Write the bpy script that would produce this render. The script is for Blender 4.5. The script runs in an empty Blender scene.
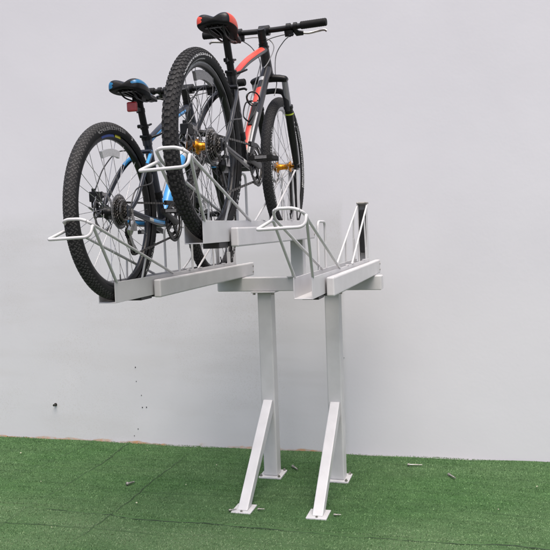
import bpy, math, random
import numpy as np
from mathutils import Vector, Matrix
random.seed(7); rng = np.random.default_rng(5)
C = bpy.context.scene.collection
PI = math.pi
V = Vector

# ------------------------------------------------------------------ materials
def mat(name, col, rough=.5, metal=0., nscale=None, namt=.0, bump=0., bscale=200., coat=0., spec=None, rvar=0.):
    m = bpy.data.materials.new(name); m.use_nodes = True
    nt = m.node_tree; b = nt.nodes['Principled BSDF']
    b.inputs['Base Color'].default_value = (*col, 1); b.inputs['Roughness'].default_value = rough
    b.inputs['Metallic'].default_value = metal
    if coat: b.inputs['Coat Weight'].default_value = coat; b.inputs['Coat Roughness'].default_value = .12
    if spec is not None: b.inputs['Specular IOR Level'].default_value = spec
    tc = nt.nodes.new('ShaderNodeTexCoord')
    if namt:
        n = nt.nodes.new('ShaderNodeTexNoise'); n.inputs['Scale'].default_value = nscale or 8; n.inputs['Detail'].default_value = 6
        nt.links.new(tc.outputs['Object'], n.inputs['Vector'])
        r = nt.nodes.new('ShaderNodeMapRange'); r.inputs['From Min'].default_value = .3; r.inputs['From Max'].default_value = .7
        r.inputs['To Min'].default_value = 1-namt; r.inputs['To Max'].default_value = 1+namt
        nt.links.new(n.outputs['Fac'], r.inputs['Value'])
        h = nt.nodes.new('ShaderNodeHueSaturation'); h.inputs['Color'].default_value = (*col, 1)
        nt.links.new(r.outputs['Result'], h.inputs['Value']); nt.links.new(h.outputs['Color'], b.inputs['Base Color'])
        if rvar:
            r2 = nt.nodes.new('ShaderNodeMapRange'); r2.inputs['To Min'].default_value = rough-rvar; r2.inputs['To Max'].default_value = rough+rvar
            nt.links.new(n.outputs['Fac'], r2.inputs['Value']); nt.links.new(r2.outputs['Result'], b.inputs['Roughness'])
    if bump:
        n2 = nt.nodes.new('ShaderNodeTexNoise'); n2.inputs['Scale'].default_value = bscale; n2.inputs['Detail'].default_value = 3
        nt.links.new(tc.outputs['Object'], n2.inputs['Vector'])
        bp = nt.nodes.new('ShaderNodeBump'); bp.inputs['Strength'].default_value = bump; bp.inputs['Distance'].default_value = .002
        nt.links.new(n2.outputs['Fac'], bp.inputs['Height']); nt.links.new(bp.outputs['Normal'], b.inputs['Normal'])
    return m

M = dict(
    paint=mat('rack_grey_white_paint', (.475,.472,.48), .40, 0, 9, .07, .2, 60, rvar=.08),
    wire=mat('rack_white_wire_coating', (.47,.47,.475), .36, 0, 30, .05, rvar=.05),
    zinc=mat('zinc_bolt', (.30,.29,.27), .45, .8, 60, .3),
    slider=mat('black_plastic_slider', (.02,.02,.022), .5, 0, 30, .2),
    rubber=mat('tyre_rubber', (.010,.010,.011), .72, 0, 18, .3, .3, 300, spec=.3, rvar=.08),
    rubber_dusty=mat('tyre_rubber_dusty_tread', (.050,.049,.049), .85, 0, 25, .25, .3, 300, spec=.3),
    rubber_worn=mat('tyre_rubber_worn_tread', (.026,.0255,.026), .78, 0, 25, .25, .3, 300, spec=.3),
    rimblack=mat('rim_black_anodised', (.010,.010,.011), .36, .1, 20, .15),
    rimsilver=mat('rim_silver_machined', (.45,.45,.46), .35, .8, 20, .1),
    spoke=mat('spoke_steel', (.42,.42,.43), .3, .9),
    spokeblack=mat('spoke_dark', (.09,.09,.095), .35, .6),
    steel=mat('brushed_steel', (.42,.41,.40), .32, 1., 60, .15),
    dsteel=mat('dark_greased_steel', (.10,.095,.09), .38, .9, 60, .3),
    gold=mat('gold_anodised', (.62,.25,.02), .25, .85, 30, .1),
    black=mat('black_satin', (.006,.006,.0065), .38, 0, 30, .3, spec=.3, rvar=.08),
    blackmatte=mat('black_matte', (.008,.008,.0085), .7, 0, 60, .3, .3, 400, spec=.2),
    graphite=mat('graphite_frame_paint', (.014,.0145,.017), .3, .1, 12, .12, coat=.15),
    greyframe=mat('slate_grey_frame_paint', (.022,.026,.036), .3, .1, 12, .12, coat=.15),
    red=mat('red_orange_paint', (.66,.055,.03), .36, 0, 20, .08, coat=.2),
    blue=mat('sky_blue_paint', (.05,.30,.66), .35, 0, 20, .08, coat=.2),
    white=mat('white_decal', (.50,.50,.50), .5, 0, 40, .08),
    decalgrey=mat('grey_decal', (.20,.20,.20), .55, 0, 90, .35),
    stanchion=mat('grey_stanchion', (.26,.265,.28), .22, .6, 10, .05),
    saddlered=mat('saddle_red_vinyl', (.60,.06,.03), .38, 0, 60, .1),
    saddleblue=mat('saddle_blue_vinyl', (.01,.12,.26), .34, 0, 60, .1),
    lens=mat('red_reflector_lens', (.34,.008,.010), .3, 0, 60, .2, coat=.5),
    yellow=mat('yellow_decal', (.62,.58,.03), .4, 0, 60, .1),
    bluedecal=mat('blue_decal', (.02,.07,.33), .4, 0, 60, .1),
    lime=mat('lime_decal', (.45,.55,.04), .4, 0, 60, .1),
    cable=mat('cable_housing', (.02,.02,.021), .4, 0),
    cablegrey=mat('grey_cable_housing', (.16,.16,.165), .35, 0),
    refl=mat('clear_reflector', (.52,.52,.53), .25, .0, 150, .1),
    smoke=mat('smoked_reflector', (.14,.14,.145), .3, .1, 150, .25),
)

# ------------------------------------------------------------------ mesh builder
class MB:
    def __init__(s): s.v=[]; s.f=[]; s.m=[]; s.sm=[]
    def add(s, verts, faces, mi=0, smooth=True):
        o=len(s.v); s.v += [tuple(v) for v in verts]
        for k,f in enumerate(faces):
            s.f.append(tuple(i+o for i in f)); s.m.append(mi[k] if isinstance(mi,list) else mi); s.sm.append(smooth)
    def box(s, lo, hi, mi=0, M_=None):
        x0,y0,z0=lo; x1,y1,z1=hi
        vs=[V(p) for p in ((x0,y0,z0),(x1,y0,z0),(x1,y1,z0),(x0,y1,z0),(x0,y0,z1),(x1,y0,z1),(x1,y1,z1),(x0,y1,z1))]
        if M_ is not None: vs=[M_@v for v in vs]
        s.add(vs, [(0,3,2,1),(4,5,6,7),(0,1,5,4),(1,2,6,5),(2,3,7,6),(3,0,4,7)], mi, False)
    def beam(s, a, b, w, h, up=V((0,0,1)), mi=0):
        a,b=V(a),V(b); d=(b-a); L=d.length; d.normalize(); r=d.cross(up).normalized(); u=r.cross(d)
        R=Matrix((r,d,u)).transposed().to_4x4(); R.translation=a
        s.box((-w/2,0,-h/2),(w/2,L,h/2),mi,R)
    def tube(s, pts, rad, n=10, mi=0, closed=False, caps=True, sq=None, up=None):
        pts=[V(p) for p in pts]; N=len(pts)
        if not isinstance(rad,(list,tuple)): rad=[rad]*N
        T=[]
        for i in range(N):
            if closed: t=pts[(i+1)%N]-pts[i-1]
            else: t=pts[min(i+1,N-1)]-pts[max(i-1,0)]
            T.append(t.normalized())
        u=V(up) if up else (V((0,0,1)) if abs(T[0].z)<.9 else V((0,1,0)))
        u=(u-T[0]*u.dot(T[0])).normalized(); vs=[]; nrm=[]
        for i in range(N):
            u=(u-T[i]*u.dot(T[i])).normalized(); w=T[i].cross(u)
            a,b=(1,1) if sq is None else sq
            for k in range(n):
                an=2*PI*k/n
                q=(u*math.cos(an)*a+w*math.sin(an)*b); vs.append(pts[i]+q*rad[i]); nrm.append(q)
        fs=[];mis=[]
        for i in range(N if closed else N-1):
            j=(i+1)%N
            for k in range(n):
                l=(k+1)%n; fs.append((i*n+k,i*n+l,j*n+l,j*n+k))
                if callable(mi): mis.append(mi((i+.5)/(N-1), (nrm[i*n+k]+nrm[i*n+l]).normalized()))
                else: mis.append(mi)
        s.add(vs,fs,mis,True)
        if caps and not closed:
            m0=mi if not callable(mi) else 0
            s.add(vs[:n],[tuple(range(n))[::-1]],m0,False); s.add(vs[-n:],[tuple(range(n))],m0,False)
    def lathe(s, prof, c=(0,0,0), axis='y', n=32, mi=0, smooth=False):
        # prof: list of (radius, offset along axis), closed if first==last
        c=V(c); vs=[]; K=len(prof)
        for k in range(n):
            a=2*PI*k/n; ca,sa=math.cos(a),math.sin(a)
            for r,o in prof:
                if axis=='y': p=V((r*ca,o,r*sa))
                elif axis=='z': p=V((r*ca,r*sa,o))
                else: p=V((o,r*ca,r*sa))
                vs.append(c+p)
        fs=[]
        for k in range(n):
            l=(k+1)%n
            for i in range(K-1): fs.append((k*K+i,k*K+i+1,l*K+i+1,l*K+i))
        s.add(vs,fs,mi,smooth)
    def disc(s, c, r, h, axis='y', n=24, mi=0):
        s.lathe([(0,-h/2),(r,-h/2),(r,h/2),(0,h/2)],c,axis,n,mi)
    def build(s, name, mats, parent=None, bevel=0, sub=0, loc=None):
        me=bpy.data.meshes.new(name); me.from_pydata(s.v,[],s.f); me.update()
        if not isinstance(mats,(list,tuple)): mats=[mats]
        for m in mats: me.materials.append(M[m] if isinstance(m,str) else m)
        me.polygons.foreach_set('material_index', s.m); me.polygons.foreach_set('use_smooth', s.sm); me.update()
        o=bpy.data.objects.new(name,me); C.objects.link(o)
        if parent is not None: o.parent=parent
        if bevel:
            b=o.modifiers.new('bevel','BEVEL'); b.width=bevel; b.segments=2; b.limit_method='ANGLE'; b.angle_limit=math.radians(40); b.harden_normals=False
        if sub:
            b=o.modifiers.new('sub','SUBSURF'); b.levels=sub; b.render_levels=sub
        return o
def spline(P, n=8, closed=False):
    P=[V(p) for p in P]; out=[]; N=len(P)
    segs=N if closed else N-1
    for i in range(segs):
        if closed: a,b,c,d=P[i-1],P[i],P[(i+1)%N],P[(i+2)%N]
        else: a,b,c,d=P[max(i-1,0)],P[i],P[i+1],P[min(i+2,N-1)]
        for k in range(n):
            t=k/n
            out.append(.5*((2*b)+(c-a)*t+(2*a-5*b+4*c-d)*t*t+(3*b-3*c+d-a)*t**3))
    if not closed: out.append(P[-1])
    return out
def rounded(P, r, closed=True, n=5):
    # polyline with filleted corners
    P=[V(p) for p in P]; out=[]; N=len(P)
    for i in range(N):
        if not closed and i in (0,N-1): out.append(P[i]); continue
        a,b,c=P[i-1],P[i],P[(i+1)%N]; rr=r[i] if isinstance(r,(list,tuple)) else r
        p=b+(a-b).normalized()*rr; q=b+(c-b).normalized()*rr
        for k in range(n+1):
            t=k/n; out.append((1-t)**2*p+2*t*(1-t)*b+t*t*q)
    return out
def empty(name, loc, rz, label, cat, group=None):
    o=bpy.data.objects.new(name,None); C.objects.link(o); o.location=loc; o.rotation_euler=(0,0,rz)
    o.empty_display_size=.1
    tag(o,label,cat,group); return o
def tag(o, label, cat, group=None, kind=None):
    if label: o['label']=label
    if cat: o['category']=cat
    if group: o['group']=group
    if kind: o['kind']=kind

# ------------------------------------------------------------------ camera (fitted to the photograph)
HC=1.4158; YAW=math.radians(15.9745); PIT=math.radians(3.713); ROL=math.radians(2.0866); F=729.73
fw=V((-math.sin(YAW)*math.cos(PIT), math.cos(YAW)*math.cos(PIT), -math.sin(PIT)))
r0=V((math.cos(YAW),math.sin(YAW),0)); u0=r0.cross(fw)
rt=r0*math.cos(ROL)-u0*math.sin(ROL); up=u0*math.cos(ROL)+r0*math.sin(ROL)
cam=bpy.data.cameras.new('camera'); co=bpy.data.objects.new('camera',cam); C.objects.link(co)
Rm=Matrix((rt,up,-fw)).transposed().to_4x4(); Rm.translation=V((0,0,HC)); co.matrix_world=Rm
cam.sensor_width=36; cam.lens=F/550*36; cam.clip_start=.05; cam.clip_end=200
bpy.context.scene.camera=co

# ------------------------------------------------------------------ setting
WY=4.39
def wall_material():
    m=bpy.data.materials.new('painted_plaster_wall'); m.use_nodes=True; nt=m.node_tree; L=nt.links; N=nt.nodes
    b=N['Principled BSDF']; b.inputs['Roughness'].default_value=.75
    g=N.new('ShaderNodeNewGeometry'); sx=N.new('ShaderNodeSeparateXYZ'); L.new(g.outputs['Position'],sx.inputs[0])
    def noise(sc,det=5,dist=0,st=None):
        n=N.new('ShaderNodeTexNoise'); n.inputs['Scale'].default_value=sc; n.inputs['Detail'].default_value=det; n.inputs['Distortion'].default_value=dist
        if st:
            mp=N.new('ShaderNodeMapping'); mp.inputs['Scale'].default_value=st; L.new(g.outputs['Position'],mp.inputs[0]); L.new(mp.outputs[0],n.inputs['Vector'])
        else: L.new(g.outputs['Position'],n.inputs['Vector'])
        return n.outputs['Fac']
    def rng_(v,a,b_,c=0.,d=1.,smooth=True):
        r=N.new('ShaderNodeMapRange'); r.interpolation_type='SMOOTHSTEP' if smooth else 'LINEAR'
        L.new(v,r.inputs['Value']); r.inputs['From Min'].default_value=a; r.inputs['From Max'].default_value=b_
        r.inputs['To Min'].default_value=c; r.inputs['To Max'].default_value=d; return r.outputs['Result']
    def mth(op,a,b_):
        n=N.new('ShaderNodeMath'); n.operation=op
        for i,x in enumerate((a,b_)):
            if isinstance(x,(int,float)): n.inputs[i].default_value=x
            else: L.new(x,n.inputs[i])
        return n.outputs[0]
    def mix(f,a,b_):
        n=N.new('ShaderNodeMix'); n.data_type='RGBA'; L.new(f,n.inputs['Factor']) if not isinstance(f,float) else None
        for k,x in (('A',a),('B',b_)):
            if isinstance(x,tuple): n.inputs[k+'_Color' if False else (6 if k=='A' else 7)].default_value=(*x,1)
            else: L.new(x,n.inputs[6 if k=='A' else 7])
        return n.outputs[2]
    xw=mth('ADD',sx.outputs['X'],mth('MULTIPLY',noise(6,2),.02))
    fresh_top=rng_(sx.outputs['Z'],1.45,1.60)                      # the newer coat fades in up the wall on the left
    fresh_right=rng_(xw,-.835,-.80)                              # and ends at an upright edge on the right
    fresh=mth('MAXIMUM',fresh_top,fresh_right)
    old=mix(rng_(noise(1.3,6,.6),.35,.65),(.490,.494,.518),(.528,.530,.555))
    old=mix(mth('MULTIPLY',rng_(noise(1,5,0,(1.2,1,9)),.42,.7),.6),old,(.47,.47,.485))
    old=mix(mth('MULTIPLY',rng_(mth('ADD',sx.outputs['X'],mth('MULTIPLY',noise(1.5,4),.8)),-1.5,-.7),.30),old,(.43,.43,.445))  # shade around the rack, painted into the older coat as a darker tone
    # fine speckle where render has gone rough
    sp=mth('MULTIPLY',rng_(noise(160,2),.55,.65),rng_(noise(2.2,2),.44,.56))
    old=mix(mth('MULTIPLY',sp,.5),old,(.42,.41,.41))
    new=mix(rng_(noise(1.1,6,.4),.3,.7),(.526,.525,.556),(.552,.551,.582))
    col=mix(fresh,old,new)
    # rust-brown bare strip along the bottom of the wall
    ed=mth('ADD',sx.outputs['Z'],mth('MULTIPLY',noise(9,5,.5),-.05))
    strip=mth('MULTIPLY',rng_(ed,-.016,-.008,1,0),mth('MULTIPLY',rng_(noise(2.4,4),.42,.55),rng_(sx.outputs['X'],-1.0,-.8,1,0)))
    col=mix(strip,col,mix(rng_(noise(30,3),.4,.6),(.46,.27,.15),(.40,.34,.28)))
    L.new(col,b.inputs['Base Color'])
    bp=N.new('ShaderNodeBump'); bp.inputs['Strength'].default_value=.16; bp.inputs['Distance'].default_value=.002
    L.new(mth('ADD',noise(60,4),mth('MULTIPLY',noise(5,3),3.)),bp.inputs['Height']); L.new(bp.outputs['Normal'],b.inputs['Normal'])
    return m
w=MB(); w.box((-6,0,-.05),(4.5,.2,3.6)); 
wall=w.build('wall',wall_material(),bevel=.006); tag(wall,'plain off-white painted plaster wall behind the rack and the green turf','wall')
wall.location=(0,WY+.0149,0); wall.rotation_euler=(0,0,.010)
# small anchor holes left in the plaster + a pipe stub
for x,z,r in ((-2.248,.519,.007),(-2.246,.424,.005),(-2.214,.33,.005),(-2.211,.248,.007),(-2.181,.250,.007),(-2.25,.10,.006),(-2.28,.052,.005),(-1.36,.155,.005),(-1.27,.13,.006),(-.835,.60,.004)):
    holes=MB(); holes.disc((x,-.001,z),r*.55,.003,'y',9); holes.build('anchor_hole','slider',wall)
st=MB(); st.tube([(-2.867,.01,.25),(-2.867,-.022,.248)],.0055,12); st.disc((-2.867,-.024,.248),.008,.006,'y',6); st.disc((-2.867,-.003,.248),.011,.005,'y',16)
st.build('pipe_stub','dsteel',wall)

# ground slab
def simple_ground():
    m=mat('grey_concrete',(.16,.155,.145),.85,0,6,.25,.6,80); return m
gm=MB(); gm.box((-9,-4,-.12),(8,9,-.006)); g=gm.build('ground',simple_ground()); g['kind']='structure'

# the turf: one woven backing with folds, and the pile on it
SEAMX=[(-2.30,.012),(-1.825,.010),(-3.1,.012),(-2.62,.014)]
SEAMY=[(3.215,.011),(3.56,.012),(3.03,.012)]
def wob(a,k,ph): return .018*np.sin(a*2.1+ph)+.009*np.sin(a*5.3+ph*2.7)+.004*np.sin(a*13+ph)
def turf_h(x,y):
    h=.0030*np.sin(x*1.7+.6*np.sin(y*2.))*np.sin(y*3.1+1.)+.0012*np.sin(x*9+y*4)+.0010*np.sin(x*3-y*13)
    for k,(c,wd) in enumerate(SEAMX):
        d=(x-c-wob(y,k,k*1.3)-.08*(y-3.6)*(k%2)*.5); h=h+(.007 if k<2 else .004)*np.exp(-(d/wd)**2)
    for k,(c,wd) in enumerate(SEAMY):
        d=(y-c-wob(x,k,k*2.1+.4)); amp=(.011,.005,.006)[k]
        h=h+.6*amp*np.exp(-(d/wd)**2)-.007*(k==0)*np.exp(-((d+.018)/.007)**2)
    return h+.006
TX0,TX1,TY0,TY1=-4.4,2.6,1.6,4.365
nx,ny=int((TX1-TX0)/.012),int((TY1-TY0)/.012)
xs=np.linspace(TX0,TX1,nx+1); ys=np.linspace(TY0,TY1,ny+1); GX,GY=np.meshgrid(xs,ys)
edge=.012*np.sin(GX*4)+.006*np.sin(GX*11.)
GYY=GY+(edge+.010*(GX+1.49))*(GY-TY0)/(TY1-TY0)
GZ=turf_h(GX,GYY)
co_=np.stack([GX,GYY,GZ],-1).reshape(-1,3)
idx=np.arange((nx+1)*(ny+1)).reshape(ny+1,nx+1)
fa=np.stack([idx[:-1,:-1],idx[:-1,1:],idx[1:,1:],idx[1:,:-1]],-1).reshape(-1,4)
def np_mesh(name,co,faces,matl,smooth=True):
    me=bpy.data.meshes.new(name); k=faces.shape[1]
    me.vertices.add(len(co)); me.vertices.foreach_set('co',co.astype(np.float32).ravel())
    me.loops.add(faces.size); me.loops.foreach_set('vertex_index',faces.astype(np.int32).ravel())
    me.polygons.add(len(faces)); me.polygons.foreach_set('loop_start',np.arange(0,faces.size,k,dtype=np.int32)); me.polygons.foreach_set('loop_total',np.full(len(faces),k,np.int32))
    me.update(calc_edges=True); me.polygons.foreach_set('use_smooth',np.full(len(faces),smooth)); me.materials.append(matl)
    o=bpy.data.objects.new(name,me); C.objects.link(o); return o
def turf_mat(name,ca,cb,cc,rough,dust=1.):
    m=bpy.data.materials.new(name); m.use_nodes=True; nt=m.node_tree; L=nt.links; N=nt.nodes; b=N['Principled BSDF']; b.inputs['Roughness'].default_value=rough
    b.inputs['Specular IOR Level'].default_value=.35
    g=N.new('ShaderNodeNewGeometry')
    def nz(sc,d=5,st=None):
        n=N.new('ShaderNodeTexNoise'); n.inputs['Scale'].default_value=sc; n.inputs['Detail'].default_value=d
        mp=N.new('ShaderNodeMapping'); mp.inputs['Scale'].default_value=st or (1,1,1); L.new(g.outputs['Position'],mp.inputs[0]); L.new(mp.outputs[0],n.inputs['Vector'])
        r=N.new('ShaderNodeMapRange'); r.inputs['From Min'].default_value=.36; r.inputs['From Max'].default_value=.64; L.new(n.outputs['Fac'],r.inputs['Value']); return r.outputs['Result']
    def mx(f,a,b_):
        n=N.new('ShaderNodeMix'); n.data_type='RGBA'; L.new(f,n.inputs[0])
        for i,x in ((6,a),(7,b_)):
            if isinstance(x,tuple): n.inputs[i].default_value=(*x,1)
            else: L.new(x,n.inputs[i])
        return n.outputs[2]
    c=mx(nz(420,2),ca,cb); c=mx(nz(9,6),c,mx(nz(300,2),cb,cc))
    # brushed bands, where the pile is a shade darker
    bn=N.new('ShaderNodeMath'); bn.operation='MULTIPLY'; L.new(nz(1.6,6,(1,13,1)),bn.inputs[0]); bn.inputs[1].default_value=.45
    c=mx(bn.outputs[0],c,tuple(.72*q for q in ca))
    bn=N.new('ShaderNodeMath'); bn.operation='MULTIPLY'; L.new(nz(14,5,(1,2.5,1)),bn.inputs[0]); bn.inputs[1].default_value=.35
    c=mx(bn.outputs[0],c,tuple(1.05*q for q in cc))
    # dusty worn patches towards the front of the turf
    dn=N.new('ShaderNodeMath'); dn.operation='MULTIPLY'; L.new(nz(1.4,6,(1,1.6,1)),dn.inputs[0]); dn.inputs[1].default_value=.28*dust
    c=mx(dn.outputs[0],c,tuple(.35*a+.65*q for a,q in zip(cc,(.22,.235,.17))))
    sp=N.new('ShaderNodeSeparateXYZ'); L.new(g.outputs['Position'],sp.inputs[0])
    fr=N.new('ShaderNodeMapRange'); fr.interpolation_type='SMOOTHSTEP'; L.new(sp.outputs['Y'],fr.inputs['Value']); fr.inputs['From Min'].default_value=3.7; fr.inputs['From Max'].default_value=2.8
    fm=N.new('ShaderNodeMath'); fm.operation='MULTIPLY'; L.new(fr.outputs['Result'],fm.inputs[0]); L.new(nz(2.1,5),fm.inputs[1])
    c=mx(fm.outputs[0],c,tuple((1-.55*dust)*a+.55*dust*q for a,q in zip(cc,(.22,.235,.17))))
    L.new(c,b.inputs['Base Color'])
    return m
tb=np_mesh('turf_backing',co_,fa,turf_mat('turf_backing',(.020,.055,.014),(.030,.080,.022),(.038,.092,.028),.9,.2)); tag(tb,None,None,None,'structure')
# dark soil showing in the open joints between the turf strips
soil=mat('joint_soil',(.016,.034,.014),.95,0,40,.4)
def joint(kind,k,width,off):
    n=700; t=np.linspace(0,1,n)
    if kind=='y':
        x=-4.3+6.8*t; y=SEAMY[k][0]+wob(x,k,k*2.1+.4)+off
        w=width*(.6+.4*np.sin(x*3.1+k)+.12*np.sin(x*11.)+.06*np.sin(x*37.)).clip(.06,2)*(.45+.55/(1+np.exp(-(x+1.3)*4)) if k==0 else 1)
        y=y+.0012*np.sin(x*23)+.0006*np.sin(x*71); a=np.stack([x,y-w/2],-1); b=np.stack([x,y+w/2],-1)
    else:
        y=1.65+2.68*t; x=SEAMX[k][0]+wob(y,k,k*1.3)+.08*(y-3.6)*(k%2)*.5+off
        w=width*(.6+.4*np.sin(y*3.4+k*2)+.12*np.sin(y*13.)+.06*np.sin(y*41.)).clip(.06,2)
        x=x+.002*np.sin(y*47); a=np.stack([x-w/2,y],-1); b=np.stack([x+w/2,y],-1)
    P_=np.stack([a,b],1).reshape(-1,2); z=turf_h(P_[:,0],P_[:,1])+.0042
    q=np.arange(n-1)*2; F_=np.stack([q,q+2,q+3,q+1] if kind=='y' else [q,q+1,q+3,q+2],-1)
    o=np_mesh('turf_joint',np.column_stack([P_,z]),F_,soil,False); o['kind']='structure'
joint('y',0,.0065,-.016); joint('y',1,.0016,-.016); joint('y',2,.0028,-.016)
joint('x',0,.0028,.006); joint('x',1,.0028,.006); joint('x',2,.0018,.006); joint('x',3,.0018,.006)
# pile: short blades, three to a tuft, only densely where the lens can see
NB=300000
bx=rng.uniform(-3.6,1.3,NB); by=rng.uniform(2.45,4.375,NB)
by=by+.010*(bx+1.49)*(by-1.6)/2.77
bz=turf_h(bx,by)-.001
ang=rng.uniform(0,2*PI,NB); hgt=rng.uniform(.0035,.0075,NB); wd=rng.uniform(.0012,.0024,NB); lean=rng.uniform(0,.008,NB); la=rng.normal(-.4,1.2,NB)
keep=np.ones(NB,bool)
for k,(c,w_) in enumerate(SEAMX[:4]):
    d=(bx-c-wob(by,k,k*1.3)-.08*(by-3.6)*(k%2)*.5)-.006; keep&=~((np.abs(d)<(.0035,.0035,.0025,.0025)[k])&(rng.uniform(0,1,NB)<(.92,.92,.6,.6)[k]))
for k,(c,w_) in enumerate(SEAMY):
    d=(by-c-wob(bx,k,k*2.1+.4))+.016; keep&=~((np.abs(d)<(.0050,.0030,.0030)[k]*(1+.5*np.sin(bx*7)))&(rng.uniform(0,1,NB)<(.95,.75,.8)[k]))
band=np.sin(by*150+3*np.sin(bx*2.3)+2*np.sin(bx*.7))*.5+np.sin(by*61+bx*4+2*np.sin(bx*1.9))*.5
hgt=hgt*(1+.28*band); lean=lean*(1-.4*band)
bx,by,bz,ang,hgt,wd,lean,la=[q[keep] for q in (bx,by,bz,ang,hgt,wd,lean,la)]; NB=len(bx)
px=np.cos(ang)*wd; py=np.sin(ang)*wd
A=np.stack([bx-px,by-py,bz],-1); B=np.stack([bx+px,by+py,bz],-1); T=np.stack([bx+np.cos(la)*lean,by+np.sin(la)*lean,bz+hgt],-1)
cv=np.stack([A,B,T],1).reshape(-1,3); ff=np.arange(NB*3).reshape(-1,3)
gr=np_mesh('artificial_grass',cv,ff,turf_mat('turf_pile',(.058,.155,.042),(.095,.215,.066),(.150,.255,.108),.55),False)
tag(gr,'short green artificial grass pile covering the ground in front of the wall','artificial grass',None,'stuff')

# ------------------------------------------------------------------ loose fixings on the turf
def fixing(x,y,a,L,label,r=.006,group=None):
    z=float(turf_h(np.float64(x),np.float64(y)))+.012
    d=V((math.cos(a),math.sin(a),.03)); p=V((x,y,z))
    m=MB(); m.tube([p-d*L/2,p+d*L*.2,p+d*L*.21,p+d*L/2],[r,r,r*.75,r*.75],10)
    q=p-d*(L/2-.006); mm=MB()
    nut=MB(); nut.tube([q-d*.004,q+d*.005],r*1.9,6)
    o=m.build('anchor_bolt','zinc'); nut.build('nut','zinc',o)
    o['label']=label; o['category']='bolt'
    return o
fixing(-.40,4.19,.0,.085,'loose anchor bolt lying parallel to the wall on the turf right of the rack',.0042)
fixing(-.185,4.03,-1.0,.075,'loose anchor bolt lying slantwise on the turf, rightmost of all the bolts',.0048)
fixing(-1.075,4.03,-.9,.07,'loose anchor bolt on the turf just behind the foot of the left post',.005)
fixing(-1.222,3.348,.5,.040,'small metal anchor sticking out at the left side of the left brace foot',.0032)
fixing(-1.085,3.385,.1,.036,'small metal anchor sticking out at the right side of the left brace foot',.0032)
fixing(-.700,3.385,.1,.036,'small metal anchor lying at the right side of the right brace foot',.0032)
fixing(-1.925,3.62,.9,.05,'small pale metal scrap lying on the open turf left of the rack',.006)
# pale dry leaf bits
lf=0
for x,y in ((-2.02,2.99),(-2.1,4.2),(-2.45,3.55),(-1.55,4.0),(-1.75,3.35),(.25,3.95),(.05,3.6),(-2.9,4.0),(-1.6,3.65)):
    z=float(turf_h(np.float64(x),np.float64(y)))+.010; m=MB(); a=rng.uniform(0,6); l=rng.uniform(.002,.005)
    pts=[(x+l*math.cos(a+k*PI/3)*(1 if k%3 else 1.7),y+l*math.sin(a+k*PI/3)*(1 if k%3 else 1.7),z+.003*(k%2)) for k in range(6)]
    top=[(p[0],p[1],p[2]+.0012) for p in pts]
    m.add(pts+top,[tuple(range(6))[::-1],tuple(range(6,12))]+[(k,(k+1)%6,6+(k+1)%6,6+k) for k in range(6)],0,False)
    o=m.build('leaf_scrap',mat('dry_leaf%d'%lf,(.42,.40,.30),.8,0,200,.2)); lf+=1
    tag(o,'tiny pale scrap of dry leaf lying on the green turf','leaf','dry leaf scraps on the turf')

# ------------------------------------------------------------------ the rack
PZ=1.064; BT=1.1405
PX=(-1.2185,-.836); PY=3.880
rack=empty('bicycle_rack',(-.99,3.92,0),0,'tall light grey steel bicycle rack with three trays on two braced posts','bicycle rack')
OFF=V((-.99,3.92,0))
def rel(m):
    m.v=[(x-OFF.x,y-OFF.y,z-OFF.z) for x,y,z in m.v]; return m
def rpart(m,name,mt,parent=None,bevel=0.): return rel(m).build(name,mt,parent or rack,bevel)
for px_ in PX:
    m=MB(); m.box((px_,PY,.014),(px_+.08,PY+.08,PZ-.008)); post=rpart(m,'support_post','paint',None,.006)
    m=MB(); m.box((px_-.024,PY-.028,.004),(px_+.106,PY+.115,.0142)); pl=rpart(m,'base_plate','paint',post,.002)
    for sx_,sy_ in ((-.012,-.016),(.093,-.016),(.093,.100),(-.012,.100)):
        m=MB(); m.disc((px_+sx_,PY+sy_,.018),.008,.008,'z',6); m.disc((px_+sx_,PY+sy_,.023),.0045,.008,'z',10); rpart(m,'bolt','zinc',post)
    m=MB(); m.box((px_-.028,PY-.025,PZ-.008),(px_+.108,PY+.105,PZ-.0004)); rpart(m,'top_plate','paint',post,.002)
    for sx_ in (-.014,.094):
        m=MB(); m.disc((px_+sx_,PY-.012,PZ-.013),.008,.010,'z',6); rpart(m,'bolt','zinc',post)
    # brace
    cx=px_+.042; 
    m=MB()
    y0,y1=3.372,3.879; zt=.452; d=.058; hw=.0265
    # parallelogram side profile cut flat on the floor plate and on the post face
    prof=[(3.362,.0145),(3.430,.0145),(y1,zt-.072),(y1,zt),(y1-.012,zt)]
    vs=[(cx-hw,a,b) for a,b in prof]+[(cx+hw,a,b) for a,b in prof]; n_=len(prof)
    m.add(vs,[tuple(range(n_)),tuple(range(2*n_-1,n_-1,-1))]+[(k,k+n_,(k+1)%n_+n_,(k+1)%n_) for k in range(n_)],0,False)
    br=rpart(m,'brace','paint',None,.004)
    m=MB(); m.box((cx-.052,3.335,.004),(cx+.050,3.452,.0142)); rpart(m,'foot_plate','paint',br,.002)
    m=MB(); m.disc((cx+.0,3.349,.018),.006,.006,'z',6); rpart(m,'bolt','zinc',br)
m=MB(); m.box((-1.452,PY,PZ),(-.525,PY+.075,BT)); bm_=rpart(m,'crossbeam','paint',None,.004)
for x0,x1 in ((-1.4545,-1.452),(-.525,-.5225)):
    m=MB(); m.box((x0,PY+.004,PZ+.004),(x1,PY+.071,BT-.004)); rpart(m,'end_cap','slider' if False else 'paint',bm_,.0008)
m=MB(); m.box((-1.018,PY,BT+.0004),(-.948,PY+.07,1.3488)); up_=rpart(m,'upright','paint',None,.004)
m=MB(); m.box((-1.04,PY-.012,BT+.0006),(-.93,PY-.0005,BT+.006)); rpart(m,'upright_foot','paint',up_,.001)

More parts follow.
